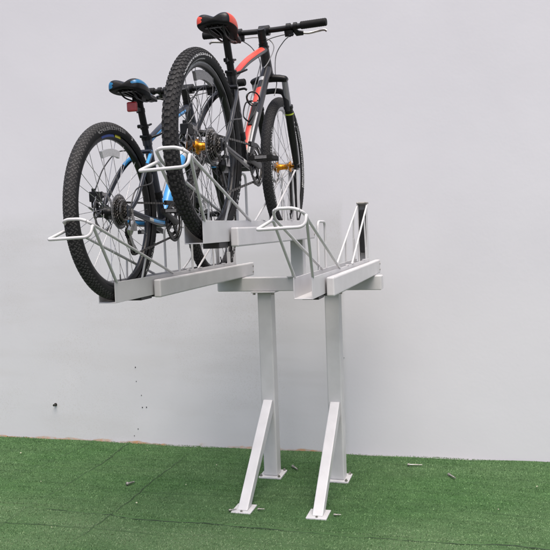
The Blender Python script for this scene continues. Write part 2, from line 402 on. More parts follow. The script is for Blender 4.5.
def tray(xc, y0, zf, r0_, r1_, rz0, rz1, guard, label, extra=False, yend=None, hoff=(0,0)):
    hw=.036; t=.0035; top=zf+.080; ye=yend or y0+1.385
    m=MB()
    P=[(-hw,top),(-hw,zf),(hw,zf),(hw,top),(hw-t,top),(hw-t,zf+t),(-hw+t,zf+t),(-hw+t,top)]
    n_=8; vs=[(xc+a,y0,b) for a,b in P]+[(xc+a,ye,b) for a,b in P]
    fs=[(k,(k+1)%n_,(k+1)%n_+n_,k+n_) for k in range(n_)]
    fs+=[(0,7,6,1),(1,6,5,2),(2,5,4,3)]; fs+=[tuple(i+8 for i in f)[::-1] for f in ((0,7,6,1),(1,6,5,2),(2,5,4,3))]
    m.add(vs,fs,0,False)
    # narrow stiffening lip with bolt pads on the right wall
    for yy in (y0+.72,y0+.86,y0+1.2): m.box((xc+hw-.010,yy,top+.0005),(xc+hw+.004,yy+.03,top+.004))
    T=rpart(m,'wheel_tray','paint',None,.0012); T['label']=label
    # slide rail: left and right wall with a web between, standing on the beam
    for s in (-1,1):
        m=MB(); a,b=sorted((s*(hw+.007),s*(hw+.039))); m.box((xc+a,r0_,rz0),(xc+b,r1_,rz1))
        rpart(m,'slide_rail','paint',T,.006)
    m=MB(); m.box((xc-hw-.007,r0_+.012,rz0+.002),(xc+hw+.007,r0_+1.28,zf-.0015)) ; m.box((xc-.030,r0_-.10,rz0+.004-.006),(xc+.034,r0_-.002,zf-.001)); rpart(m,'slide_bearing','slider',T,.001)
    for k in range(2):
        m=MB(); m.disc((xc+hw+.040,r1_-.02,rz0+.022+.032*k),.0055,.004,'x',8); rpart(m,'bolt','zinc',T)
    # wire hoop behind the tyre, with its legs
    R=.0056; m=MB()
    hx,hz=hoff; yb=y0-.270; ya=y0-.258; zb=zf+.264+hz; za=zf+.327+hz; xh=xc+hx
    bl,br_=y0+.495,y0+.54
    # wire passing close behind the tyre, its two ends running far down to the tray walls
    w1=[(xc-hw+.002,bl,top-.001),(xh-.036,ya+.062,za-.030),(xh-.020,ya-.001,za-.006),(xh-.006,ya-.003,za+.001),(xh+.050,ya,za+.001),(xh+.078,ya+.008,za-.014),(xc+hw-.002,br_,top-.001)]
    m.tube(rounded(w1,[0,.03,.007,.012,.020,.018,0],False,6),R,10)
    rpart(m,'wire_hoop','wire',T); m=MB()
    # flared wire: short steep legs at the tray mouth, wide bar behind
    w2=[(xc-hw+.002,y0+.018,top-.001),(xh-.038,ya+.050,za-.034),(xh-.078,yb,zb-.003),(xh+.088,yb,zb+.002),(xh+.088,ya+.004,za-.020),(xc+hw-.002,y0+.018,top-.001)]
    m.tube(rounded(w2,[0,.014,.010,.026,.012,0],False,6),R,10)
    rpart(m,'wire_hoop','wire',T)
    if extra:
        for s in (-1,1):
            yy=y0+.235; q0=V(w1[1] if s<0 else w1[5]); q1=V(w1[0] if s<0 else w1[6]); k_=(yy-q0.y)/(q1.y-q0.y); q=q0.lerp(q1,k_)
            m=MB(); m.tube([(xc+s*(hw-.002),yy,top-.001),q],R*.8,8); rpart(m,'hoop_strut','wire',T)
    # inverted U guard on the left wall
    for s,(ga,gb) in guard:
        m=MB(); X=xc+s*(hw-.002)
        m.tube(rounded([(X,ga,top-.001),(X,ga,zf+.283),(X,gb,zf+.283),(X,gb,top-.001)],[0,.03,.03,0],False,6),R,10)
        rpart(m,'wheel_guard','wire',T)
    # far end: upright wheel stop with stays
    yp=y0+1.44; m=MB(); zt=zf+.375
    hw2=.024
    P=[(-hw2,yp-.035),(-hw2,yp+.012),(hw2,yp+.012),(hw2,yp-.035),(hw2-.004,yp-.035),(hw2-.004,yp+.008),(-hw2+.004,yp+.008),(-hw2+.004,yp-.035)]
    vs=[(xc+a,b,zf+.004) for a,b in P]+[(xc+a,b,zt) for a,b in P]
    m.add(vs,fs,0,False)
    m.box((xc-.028,ye-.006,zf+.004),(xc+.028,yp-.0355,zf+.008))
    sp_=rpart(m,'stop_post','paint',T,.0008)
    m=MB(); m.box((xc-.029,yp-.042,zt+.0004),(xc+.029,yp+.018,zt+.011)); rpart(m,'post_cap','zinc',T,.003)
    m=MB(); m.box((xc-.013,yp-.033,zf+.11),(xc+.016,yp+.0075,zt-.03)); rpart(m,'rubber_strip','rubber',T,.003)
    m=MB(); m.box((xc-.034,yp-.16,top-.06),(xc-.0305,yp-.11,zf+.19)); rpart(m,'stop_plate','paint',T,.001); m=MB()
    m.box((xc+.0305,yp-.16,top-.06),(xc+.034,yp-.11,zf+.14)); rpart(m,'stop_plate','paint',T,.001)
    for s,ys_ in ((-1,y0+.82),(1,y0+.845)):
        m=MB(); X=xc+s*(hw-.002)
        m.tube([(X,ys_,top-.001),(xc+s*.026,yp-.02,zt-.004)],R*.9,8)
        for yy in (y0+1.065,y0+1.295):
            zz=top+(zt-top)*(yy-ys_)/(yp-ys_); xx=X+(xc+s*.026-X)*(yy-ys_)/(yp-ys_)
            m.tube([(X,yy,top-.001),(xx,yy,zz)],R*.8,8)
        rpart(m,'stop_stay','wire',T)
    return T
XA,YA=-1.3767,2.5751; XB,YB=-.9599,2.5098; XC=-.631
tray(XA,2.480,1.1515,2.800,4.105,1.1412,1.2165,[(-1,(3.10,3.26)),(1,(3.10,3.26))],'left low tray of the rack, holding the blue and grey bicycle',True,hoff=(.012,-.010))
tray(XB,2.352,1.3690,2.610,3.921,1.3492,1.4225,[(-1,(2.93,3.06))],'raised middle tray of the rack, holding the red and black bicycle',True,hoff=(.014,-.024))
tray(XC,2.565,1.1515,2.772,4.098,1.1412,1.2165,[(-1,(3.00,3.145))],'right low tray of the rack, empty',False,hoff=(-.006,-.002))

# ------------------------------------------------------------------ bicycles
RW=.345; WB=1.083
def knob(m, th, y, lx, ly, lz, r, mi, tilt=0):
    # box on the tread at angle th, lateral y; r = base radius
    c,s=math.cos(th),math.sin(th)
    rad=V((c,0,s)); tan=V((-s,0,c)); lat=V((0,1,0))
    # tread normal bends towards the sidewall
    a=y/.031*1.15
    nrm=(rad*math.cos(a)+lat*math.sin(a)).normalized(); side=(lat*math.cos(a)-rad*math.sin(a)).normalized()
    t2=(tan*math.cos(tilt)+side*math.sin(tilt)); s2=nrm.cross(t2)
    base=rad*(.3175)+nrm*.0245
    R=Matrix((t2,s2,nrm)).transposed().to_4x4(); R.translation=base
    x,yy=lx/2,ly/2; k=.8
    vs=[(-x,-yy,0),(x,-yy,0),(x,yy,0),(-x,yy,0),(-x*k,-yy*k,lz),(x*k,-yy*k,lz),(x*k,yy*k,lz),(-x*k,yy*k,lz)]
    m.add([R@V(q) for q in vs],[(4,5,6,7),(0,1,5,4),(1,2,6,5),(2,3,7,6),(3,0,4,7)],mi,False)
def tyre_mesh(style):
    m=MB(); prof=[]
    for k in range(21):
        a=-2.45+4.9*k/20      # angle from outward
        prof.append((.3175+.0258*math.cos(a), .0262*math.sin(a)))
    m.lathe(prof,(0,0,0),'y',120,0,True)
    if style=='bold':
        n=96
        for i in range(n):
            th=2*PI*i/n; h=PI/n
            for y,dx,tl in ((-.0058,0,.3),(.0058,0,-.3)): knob(m,th+dx,y,.0145,.0092,.0040,0,1,tl)
            for y,tl in ((-.0175,.15),(.0175,-.15)): knob(m,th+h,y,.0135,.0080,.0040,0,1,tl)
            for y in (-.0275,.0275): knob(m,th,y,.0125,.0070,.0038,0,1,0)
            for y in (-.036,.036): knob(m,th+h,y,.011,.0055,.0026,0,1,0)
    else:
        n=110
        for i in range(n):
            th=2*PI*i/n; h=PI/n
            for y,tl in ((-.0045,.75),(.0045,-.75),(-.0215,.75),(.0215,-.75)): knob(m,th,y,.0130,.0062,.0020,0,1,tl)
            for y,tl in ((-.013,-.75),(.013,.75),(-.0295,-.75),(.0295,.75)): knob(m,th+h,y,.0130,.0062,.0020,0,1,tl)
    return m
def arc_marks(r0_,r1_,a0,a1,y,mi,m,glyph=True,seed=1,gap=.3,n=None):
    # raised band of lettering-like marks round the sidewall (illegible in the photo)
    rr=random.Random(seed); n=n or int((a1-a0)*.315/.012)
    for k in range(n):
        b0=a0+(a1-a0)*k/n; b1=b0+(a1-a0)/n*(1-gap)
        parts=[(0,.3,0,1)] ; 
        parts+=rr.choice([[(.3,1,0,.25),(.3,1,.75,1)],[(.3,1,.4,.6),(.75,1,.6,1)],[(.3,1,0,.22),(.3,.9,.4,.6),(.3,1,.8,1)],[(.7,1,0,1),(.3,.7,.4,.6)]])
        for u0_,u1_,v0,v1 in parts:
            q=[]
            for u_,v_ in ((u0_,v0),(u1_,v0),(u1_,v1),(u0_,v1)):
                a=b0+(b1-b0)*u_; r=r0_+(r1_-r0_)*v_
                # follow the bulging sidewall
                sag=math.sqrt(max(0,.0262**2-(r-.3175)**2))
                q.append(V((r*math.cos(a),math.copysign(sag+.0006,y),r*math.sin(a))))
            m.add(q,[(0,1,2,3)],mi,False)
def make_wheel(parent, c, st, rear):
    """wheel: spokes+nipples mesh; children tyre, rim, hub, rotor, cassette, reflector"""
    c=V(c); mt_sp='spoke' if (st['spoke']=='s' or not rear) else 'spokeblack'
    m=MB(); ns=32
    for i in range(ns):
        a=2*PI*i/ns+.05; side=1 if i%2 else -1; k=(i//2)%2
        ha=a+(1 if k else -1)*1.05
        fy=.033*side if not rear else (.034 if side>0 else -.022)
        p0=V((.0235*math.cos(ha),fy,.0235*math.sin(ha))); p1=V((.288*math.cos(a),.003*side,.288*math.sin(a)))
        m.tube([p0,p1],.0011,5)
        m.tube([p1,p1.lerp(p0,.045)],.0021,5)
    W=m.build('wheel',mt_sp,parent); W.location=c
    m=tyre_mesh(st['tread_r'] if rear else st['tread_f'])
    if st['name']=='red':
        if rear:
            arc_marks(.3165,.3245,1.50,2.45,-1,2,m,seed=3,gap=.12,n=15); arc_marks(.3025,.3065,1.7,2.3,-1,2,m,seed=8,gap=.1,n=14)
            arc_marks(.310,.326,-.75,-.35,-1,2,m,seed=5,n=6)
        else:
            arc_marks(.311,.327,-.35,.95,-1,2,m,seed=9); 
            arc_marks(.300,.308,-.30,.85,-1,2,m,seed=4,n=34)
            arc_marks(.311,.327,2.6,3.9,-1,2,m,seed=9)
    else:
        arc_marks(.313,.325,1.35,2.05,-1,3,m,seed=12,n=13)
        arc_marks(.313,.323,1.15,1.2,-1,2,m,seed=2,n=1)
        arc_marks(.312,.326,-.9,-.4,-1,2,m,seed=6,n=7)
    m.build('tyre',['rubber','rubber_dusty' if (st['name']=='blue' and rear) else 'rubber_worn' ,'white','decalgrey'],W)
    rim='rimblack' if rear or st['name']=='blue' else 'rimsilver'
    m=MB(); pr=[(.300,-.0125),(.300,.0125),(.287,.0135),(.278,.006),(.278,-.006),(.287,-.0135),(.300,-.0125)]
    m.lathe(pr,(0,0,0),'y',96,0,True)
    if st['name']=='red':
        for sgn in (-1,1): m.lathe([(.2985,sgn*.0128),(.290,sgn*.01405)],(0,0,0),'y',96,1,False)
    if st['name']=='blue' and rear:
        for a0,a1,mi in ((1.58,1.92,2),(1.40,1.55,3)):
            q=[]
            for k in range(9):
                a=a0+(a1-a0)*k/8
                for r,y in ((.2995,-.0132),(.288,-.0141)): q.append((r*math.cos(a),y-.0004,r*math.sin(a)))
            m.add(q,[(2*k,2*k+1,2*k+3,2*k+2) for k in range(8)],mi,True)
    m.build('rim',[rim,'rimsilver' if not rear else 'decalgrey','bluedecal','yellow'],W)
    m=MB(); hw=.036
    fr=-.024 if rear else -.033
    m.lathe([(0,-.052 if not rear else -.062),(.007,-.052 if not rear else -.062),(.007,fr-.006),(.017,fr-.004),(.027,fr-.002),(.027,fr+.002),(.016,fr+.006),(.0135,0),(.016,.028),(.029,.032),(.029,.036),(.018,.040),(.018,.046),(.007,.048),(.007,.060),(0,.060)],(0,0,0),'y',28,0,True)
    for ring in (fr,.034):
        for k in range(8):
            a=2*PI*k/8; m.box((-.003,-.003,-.002),(.003,.003,.002),0,Matrix.Translation((.026*math.cos(a),ring,.026*math.sin(a))))
    m.build('hub','gold' if st['name']=='red' else 'black',W)
    # brake rotor: slotted ring on arms
    m=MB(); yr=.047; R0,R1=.066,.080
    vs=[];n=96
    for k in range(n):
        a=2*PI*k/n; w=.0025*math.sin(a*12)
        for r,y in ((R0+w*.4,yr),(R1+w,yr),(R1+w,yr+.002),(R0+w*.4,yr+.002)): vs.append((r*math.cos(a),y,r*math.sin(a)))
    m.add(vs,[(4*k+i,4*k+(i+1)%4,4*((k+1)%n)+(i+1)%4,4*((k+1)%n)+i) for k in range(n) for i in range(4)],0,False)
    for k in range(6):
        a=2*PI*k/6; m.beam((.018*math.cos(a),yr+.001,.018*math.sin(a)),(.067*math.cos(a+.35),yr+.001,.067*math.sin(a+.35)),.007,.002,V((0,1,0)))
    m.disc((0,yr+.001,0),.022,.003)
    m.build('brake_rotor','steel',W)
    if rear:
        m=MB(); radii=[.060,.055,.049,.043,.037,.031,.026,.021]
        for k,r in enumerate(radii):
            y=-.026-.0047*k; nt_=max(11,int(2*PI*r/.0127)); vs=[]; fs=[]
            for j in range(nt_*4):
                a=2*PI*j/(nt_*4); rr=r+(0,.0035,.0035,0)[j%4]-.003
                vs+= [(rr*math.cos(a),y-.0009,rr*math.sin(a)),(rr*math.cos(a),y+.0009,rr*math.sin(a)),((r-.016)*math.cos(a),y-.0009,(r-.016)*math.sin(a)),((r-.016)*math.cos(a),y+.0009,(r-.016)*math.sin(a))]
            N_=nt_*4
            for j in range(N_):
                l=(j+1)%N_; fs+= [(4*j,4*l,4*l+1,4*j+1),(4*j+2,4*l+2,4*l,4*j),(4*j+1,4*l+1,4*l+3,4*j+3)]
            m.add(vs,fs,1 if k%2==0 else 0,False)
        m.lathe([(0,-.066),(.015,-.066),(.017,-.024)],(0,0,0),'y',16,0)
        m.build('cassette',['dsteel','steel'] ,W)
        # spoke guard disc behind the big sprocket
        m=MB(); m.lathe([(.068,-.0215),(.030,-.0215),(.030,-.0228),(.068,-.0228),(.068,-.0215)],(0,0,0),'y',48,0); m.build('spoke_guard','smoke',W)
        # reflector: curved bar between the spokes
        a0,a1,ra,rb=(1.28,1.95,.235,.268) if st['name']=='red' else (1.35,1.95,.215,.243)
        m=MB(); q=[]
        for k in range(11):
            a=a0+(a1-a0)*k/10
            for r,y in ((ra,-.008),(rb,-.008),(rb,.004),(ra,.004)): q.append((r*math.cos(a),y,r*math.sin(a)))
        m.add(q,[(4*k+i,4*k+(i+1)%4,4*k+4+(i+1)%4,4*k+4+i) for k in range(10) for i in range(4)]+[(0,3,2,1),(40,41,42,43)],0,False)
        m.build('spoke_reflector','smoke' if st['name']=='red' else 'refl',W,.001)
    return W
def make_bike(root, st):
    P=lambda m,n,mt,par=None,bevel=0,sub=0: m.build(n,mt,par or root,bevel,sub)
    Rr=V((0,0,RW)); BB=V((.44,0,.305)); ST=V((.318,0,.655)); HTt=V((.795,0,.872)); HTb=V((.852,0,.762))
    red=st['name']=='red'
    base='graphite' if red else 'greyframe'
    # ---- frame (colour panels follow the tube faces)
    m=MB()
    if red:
        def tt(t,n): return 1 if (n.z>.25 and .05<t<.90) else 0
        def dt(t,n): return 1 if (.08<t<.74 and (n.x<0 and -.35<n.y<.75)) else (2 if ((.12<t<.50 and -.85<n.y<-.6) or (.79<t<.84 and n.x<0 and n.y>-.4)) else 0)
        def ss(t,n): return 0
        def cs(t,n): return 2 if (.45<t<.6 and n.y<-.7) else 0
    else:
        def tt(t,n): return 1 if (n.y<-.75 and -.42<n.z<.20 and .08<t<.85) else 0
        def dt(t,n): return 1 if (.12<t<.62 and n.x<.55) else (2 if .64<t<.70 else 0)
        def ss(t,n): return 1 if ((t<.38 and (n.y<.1 and n.x<-.1)) or (.38<=t<.62 and n.x<-.8)) else 0
        def cs(t,n): return (1 if (.30<t<.62 and abs(n.y)>.55 and n.z<.5) else (2 if .64<t<.72 and abs(n.y)>.6 else 0))
    tp=spline([ST+V((-.006,0,-.012)),V((.49,0,.738)),V((.64,0,.804)),HTt+V((-.012,0,-.012))],10)
    m.tube(tp,[.0140+.0045*i/(len(tp)-1) for i in range(len(tp))],20,tt,sq=(.95,1.1))
    dp=spline([BB,V((.540,0,.452)),V((.690,0,.625)),HTb+V((-.012,0,.030))],10)
    m.tube(dp,[.026-.002*math.cos(6*i/len(dp)) for i in range(len(dp))],20,dt,sq=(1,.92))
    m.tube([BB,ST],[.018,.0175],18,0); m.tube([ST-V((-.006,0,.02)),ST+V((-.006,0,.012))],.0205,18,0)
    m.tube([HTt,HTb],[.0225,.0245],20,0); m.tube([HTt+(HTt-HTb)*.0,HTt+(HTt-HTb).normalized()*.006],.0255,20,0)
    m.tube([HTb,HTb-(HTt-HTb).normalized()*.006],.0265,20,0)
    m.tube([BB+V((0,-.037,0)),BB+V((0,.037,0))],.0235,20,0)
    for s in (-1,1):
        q=spline([ST+V((-.008,s*.020,-.055)),V((.235,s*.045,.565)),V((.155,s*.058,.500)),V((.065,s*.068,.400)),V((.008,s*.066,.352))],8)
        m.tube(q,[.0105-.0025*i/len(q) for i in range(len(q))],12,ss,sq=(1.25,.85))
        q=spline([BB+V((-.018,s*.030,-.004)),V((.33,s*.048,.300)),V((.18,s*.064,.312)),V((.012,s*.066,.343))],8)
        m.tube(q,[.0125-.004*i/len(q) for i in range(len(q))],12,cs,sq=(1.3,.8))
        m.box((-.022,s*.066-.003,.325),(.022,s*.066+.003,.366),0)
    m.tube([V((.262,-.042,.60)),V((.262,.042,.60))],.009,10,0)
    m.tube([V((.365,-.045,.302)),V((.365,.045,.302))],.010,10,0)
    P(m,'frame',[base,'red' if red else 'blue','white'])
    # ---- fork
    m=MB(); CR=V((.864,0,.742)); ax=V((-.42,0,.907))
    m.tube(spline([CR+V((0,-.089,-.012)),CR+V((0,-.070,-.004)),CR+V((0,-.03,.002)),CR+V((0,.03,.002)),CR+V((0,.070,-.004)),CR+V((0,.089,-.012))],4),[.011,.014,.017,.019,.019,.019,.020,.020,.021,.021,.021,.021,.021,.021,.020,.019,.018,.017,.016,.013,.010],16,0,sq=(.85,1.15))
    m.tube([CR,HTb-(HTt-HTb).normalized()*.004],.022,16,0)
    fk=P(m,'fork','black',None,.002)
    hub=V((WB,0,RW))
    for s in (-1,1):
        m=MB(); a=CR+V((.004,s*.074,-.006)); m.tube([a,a+(hub+V((-.03,s*.074,0))-a)*.42],.0150,16)
        m.build('stanchion','stanchion',fk)
    m=MB(); arch=[]
    for s in (-1,1):
        a=CR+V((.004,s*.074,-.006)); e=hub+V((-.026,s*.070,.012)); p0=a+(e-a)*.30; 
        m.tube([p0,p0+(e-p0)*.05,p0+(e-p0)*.055,p0+(e-p0)*.5,e],[.0235,.0235,.0205,.0195,.0150],16,lambda t,n: 0)
        m.box((hub.x-.030,s*.066-.007,hub.z-.018),(hub.x+.012,s*.066+.007,hub.z+.022))
    a=CR+(hub-CR)*.33
    arch=spline([V((a.x-.03,-.074,a.z-.02)),V((a.x-.036,-.066,a.z+.05)),V((a.x-.036,-.040,a.z+.078)),V((a.x-.036,.040,a.z+.078)),V((a.x-.036,.066,a.z+.05)),V((a.x-.03,.074,a.z-.02))],6)
    m.tube(arch,.0105,10,0,sq=(1.3,.9))
    m.build('lower_legs','black',fk,.0015)
    m=MB(); s=-1; a=CR+V((.004,s*.074,-.006)); e=hub+V((-.026,s*.070,.012))
    d=(e-a).normalized()
    def band(t0,t1,r,mi,nmin):
        m.tube([a+(e-a)*t0,a+(e-a)*t1],r,24,mi,caps=False)
    band(.385,.402,.0213,0,0); m.build('fork_band',['lime' if red else 'blue'],fk); m=MB()
    side_=d.cross(V((0,1,0))).normalized()
    rr=random.Random(4)
    for k in range(14):
        t=.50+.024*k; c_=a+(e-a)*t+V((0,-.0200,0))-side_*.004
        Rk=Matrix((d,side_,d.cross(side_))).transposed().to_4x4(); Rk.translation=c_
        m.box((-.0032,-.0045,-.0006),(.0030,.0045,.0006),1,Rk) if rr.random()>.2 else None
    m.build('fork_decal',['white','white'],fk)
    # ---- wheels
    make_wheel(root,(0,0,RW),st,True); make_wheel(root,(WB,0,RW),st,False)
    # ---- calipers
    m=MB(); m.box((-.055,.046,.385),(-.005,.078,.425)); m.box((-.048,.050,.362),(-.028,.074,.390)); m.tube([(-.03,.062,.39),(.03,.066,.41)],.008,8)
    m.tube([(-.045,.062,.425),(-.045,.062,.436)],.008,10)
    P(m,'brake_caliper','black',None,.004)
    m=MB(); m.box((WB-.085,.045,.405),(WB-.045,.075,.455)); m.tube([(WB-.06,.06,.40),(WB-.02,.066,.365)],.008,8); P(m,'brake_caliper','black',None,.004)
    # ---- quick releases
    QR='black' if red else 'zinc'
    m=MB(); m.tube([(0,-.076,RW),(0,-.070,RW)],.010,12); P(m,'axle_nut',QR); m=MB(); m.tube([(0,.072,RW),(0,.080,RW)],.009,12); m.tube([(0,.078,RW),(-.02,.083,RW+.01),(-.05,.084,RW+.02)],[.006,.005,.004],8); P(m,'quick_release',QR)
    m=MB(); m.tube([(WB,-.082,RW),(WB,-.075,RW)],.010,12); P(m,'axle_nut',QR); m=MB(); m.tube([(WB,.076,RW),(WB,.083,RW)],.010,12); P(m,'axle_nut',QR)
    # ---- drivetrain
    m=MB()
    for r,y in ((.078,-.050),(.062,-.043)):
        nt_=int(2*PI*r/.0127); N_=nt_*4; vs=[];fs=[]
        for j in range(N_):
            a_=2*PI*j/N_; rr_=r+(0,.003,.003,0)[j%4]
            for q in ((rr_,y-.001),(rr_,y+.001),(r-.014,y+.001),(r-.014,y-.001)): vs.append((BB.x+q[0]*math.cos(a_),q[1],BB.z+q[0]*math.sin(a_)))
        fs=[(4*j+i,4*((j+1)%N_)+i,4*((j+1)%N_)+(i+1)%4,4*j+(i+1)%4) for j in range(N_) for i in range(4)]
        m.add(vs,fs,0,False)
    for k in range(4):
        a_=.6+2*PI*k/4; m.beam(BB+V((0,-.048,0)),BB+V((.066*math.cos(a_),-.048,.066*math.sin(a_))),.016,.005,V((0,1,0)),1)
    m.lathe([(.090,-.056),(.083,-.058),(.078,-.0565),(.083,-.0535),(.090,-.056)],BB,'y',60,1)
    ch=P(m,'chainring',['dsteel','black'])
    m=MB(); ca=st['crank']  # angle of right crank in the side plane
    dirr=V((math.cos(ca),0,math.sin(ca))); L=.170
    for s,dv in ((-1,dirr),(1,-dirr)):
        y0_=s*.062; y1_=s*.078
        pts=[BB+V((0,y0_,0))-dv*.018,BB+V((0,y0_,0)),BB+V((0,s*.068,0))+dv*.06,BB+V((0,y1_,0))+dv*L,BB+V((0,y1_,0))+dv*(L+.012)]
        m.tube(pts,[.014,.0185,.0145,.0125,.008],14,0,sq=(1,.62),up=(0,0,1))
    m.tube([BB+V((0,-.07,0)),BB+V((0,.07,0))],.011,12)
    cr=P(m,'crankset','black' if not red else 'black',None)
    for s,dv in ((-1,dirr),(1,-dirr)):
        m=MB(); pc=BB+V((0,s*.138,0))+dv*L
        m.tube([pc+V((0,-s*.055,0)),pc+V((0,s*.045,0))],.007,10)
        for xx in (-.044,.044): m.box((pc.x+xx-.006,pc.y-.045,pc.z-.009),(pc.x+xx+.006,pc.y+.045,pc.z+.009))
        for yy in (-.042,.0,.042): m.box((pc.x-.040,pc.y+yy-.004,pc.z-.007),(pc.x+.040,pc.y+yy+.004,pc.z+.007))
        for xx in (-.044,.044):
            for k in range(5): m.box((pc.x+xx-.002,pc.y-.040+.019*k,pc.z+.009),(pc.x+xx+.002,pc.y-.036+.019*k,pc.z+.013))
        m.build('pedal','blackmatte',cr,.0012)
        for xx in (-.0515,.0505):
            m=MB(); m.box((pc.x+xx-.0015,pc.y-.024,pc.z-.006),(pc.x+xx+.0025,pc.y+.024,pc.z+.006)); m.build('pedal_reflector','smoke',cr)
    # derailleur
    m=MB(); yd=-.045
    m.beam((0,-.073,.335),(.005,-.078,.300),.016,.006,V((0,1,0)),1)
    m.tube([(.004,-.072,.305),(-.006,-.066,.275),(.012,-.052,.262)],[.013,.015,.014],10,0 if red else 1)
    J1=V((.012,yd,.262)); J2=V((.052,yd,.195))
    for y_ in (-.007,.007): m.beam(J1+V((0,y_,0)),J2+V((0,y_,0)),.018,.002,V((0,1,0)),0 if red else 1)
    m.box((-.012,-.080,.268),(.024,-.060,.296),1)
    dr=P(m,'rear_derailleur',['black','steel'],None,.0012)
    for J in (J1,J2):
        m=MB(); vs=[]; N_=44
        for j in range(N_):
            a_=2*PI*j/N_; r=.0195+(0,.003,.003,0)[j%4]
            for q in ((r,-.002),(r,.002)): vs.append((J.x+q[0]*math.cos(a_),J.y+q[1],J.z+q[0]*math.sin(a_)))
        m.add(vs,[(2*j,2*((j+1)%N_),2*((j+1)%N_)+1,2*j+1) for j in range(N_)]+[tuple(range(0,2*N_,2))[::-1],tuple(range(1,2*N_,2))],0,False)
        m.build('jockey_wheel','blackmatte',dr)
    # front derailleur
    m=MB(); m.box((BB.x-.075,-.056,BB.z+.072),(BB.x+.012,-.042,BB.z+.092)); m.tube([ST.lerp(BB,.62),ST.lerp(BB,.70)],.0225,14); P(m,'front_derailleur','black',None,.003)
    # chain
    yc=-.046; rc=.080; path=[]
    for k in range(13):
        a_=PI/2-.10-PI*k/12*1.12; path.append(BB+V((rc*math.cos(a_),-.0485,rc*math.sin(a_))))
    bot=[BB+V((rc*math.cos(a_),-.0485,rc*math.sin(a_)))]
    path+= [J2+V((.004,0,-.021)),J2+V((-.018,0,-.010)),J2+V((-.014,0,.014)),J1+V((.016,0,-.010)),J1+V((.018,0,.012)),J1+V((.0,0,.022))]
    rs=.040
    for k in range(9):
        a_=-1.0-PI*k/8*.85-.5; path.append(V((rs*math.cos(a_),yc,RW+rs*math.sin(a_))))
    m=MB(); tot=0; P2=path+[path[0]]; pts=[]
    seg=[(P2[i],P2[i+1]) for i in range(len(P2)-1)]
    total=sum((b-a).length for a,b in seg); n_=int(total/.0127/1)
    d_=0; k=0
    def at(dist):
        for a,b in seg:
            l=(b-a).length
            if dist<=l: return a.lerp(b,dist/l)
            dist-=l
        return P2[-1]
    for k in range(n_):
        a=at(total*k/n_); b=at(total*(k+1)/n_); wdt=.0072 if k%2 else .0050
        if (b-a).length<1e-4: continue
        d=(b-a).normalized(); m.beam(a-d*.002,b+d*.002,wdt,.0078,d.cross(V((0,1,0))),0)
    P(m,'chain','dsteel')
    # ---- seat post, clamp, saddle
    sd=(ST-BB).normalized(); SP=V((.262,0,.805)); m=MB()
    m.tube([ST-(SP-ST)*.1,SP],.0148,18,0); m.tube([SP-(SP-ST).normalized()*.002,SP+V((-.012,0,.016))],[.018,.013],12,0); m.box((SP.x-.022,-.022,SP.z+.004),(SP.x+.018,.022,SP.z+.020))
    P(m,'seat_post','black',None,.001)
    m=MB(); q=ST+(SP-ST)*.02
    m.tube([q,q+(SP-ST).normalized()*.018],.0225,18,0); m.tube([q+V((-.024,-.012,.008)),q+V((-.026,.018,.010))],.006,8); m.tube([q+V((.016,-.016,.010)),q+V((.030,-.036,.018)),q+V((.060,-.046,.030))],[.006,.005,.004],8)
    P(m,'seat_clamp','black')
    # reflector bracket a hand's width up the post, bar across it
    q=ST.lerp(SP,.36); m=MB(); m.tube([q-(SP-ST).normalized()*.008,q+(SP-ST).normalized()*.008],.0185,16); m.tube([q+V((-.045,-.0,-.004)),q+V((.0,-.004,0)),q+V((.056,-.006,.018))],[.005,.0055,.0045],8); m.disc(q+V((-.046,0,-.004)),.008,.014,'y',8)
    P(m,'post_bracket','black')
    if not red:
        m=MB(); m.box((.180,-.025,.757),(.196,.020,.797)); rl=P(m,'rear_reflector','lens',None,.006)
        m=MB(); m.box((.196,-.010,.765),(.262,.008,.780)); m.tube([(.272,0,.765),(.268,0,.782)],.0185,14); m.build('reflector_bracket','black',rl,.001)
    # saddle: lofted cross-sections
    secs=[(-.012,.050,.002,.030,.012),(.000,.068,.014,.044,.014),(.045,.075,.016,.048,.012),(.085,.071,.010,.042,.010),(.125,.060,.001,.028,.009),(.165,.043,-.006,.024,.006),(.205,.031,-.009,.022,.004),(.250,.025,-.008,.020,.002),(.288,.019,-.010,.018,.001),(.300,.010,-.014,.010,0.)]
    X0=.118; Z0=.866-(.026 if red else .0); vs=[]; K=14
    for x,wd_,zt,sk,dip in secs:
        ring=[(-.90,-sk-.006),(-1.0,-sk),(-1.0,-sk*.45),(-.92,-.006),(-.62,.002),(-.22,-dip*.4),(0,-dip),(.22,-dip*.4),(.62,.002),(.92,-.006),(1.0,-sk*.45),(1.0,-sk),(.90,-sk-.006),(0,-sk*.55-.008)]
        vs+=[(X0+x+ (.012*(1-abs(a)) if x<.02 else 0),wd_*a,Z0+zt+b-(.02*x)) for a,b in ring]
    n=len(secs); fs=[];mi=[]
    for i in range(n-1):
        for k in range(K):
            l=(k+1)%K; fs.append((i*K+k,(i+1)*K+k,(i+1)*K+l,i*K+l))
            if k in (1,2,3,8,9,10): mi.append(1 if (((k in (1,2,3) and 0<i<6) or (k in (9,10) and i<2)) if red else ((k in (9,10) and i<4) or (k==2 and i<6))) else 0)
            elif k in (12,13,0,11): mi.append(2)
            else: mi.append(0)
    fs.append(tuple(range(K))); mi.append(2); fs.append(tuple(range((n-1)*K,n*K))[::-1]); mi.append(0)
    m=MB(); m.add(vs,fs,mi,True)
    sa=P(m,'saddle',['black','saddlered' if red else 'saddleblue','blackmatte'],None,0,2)
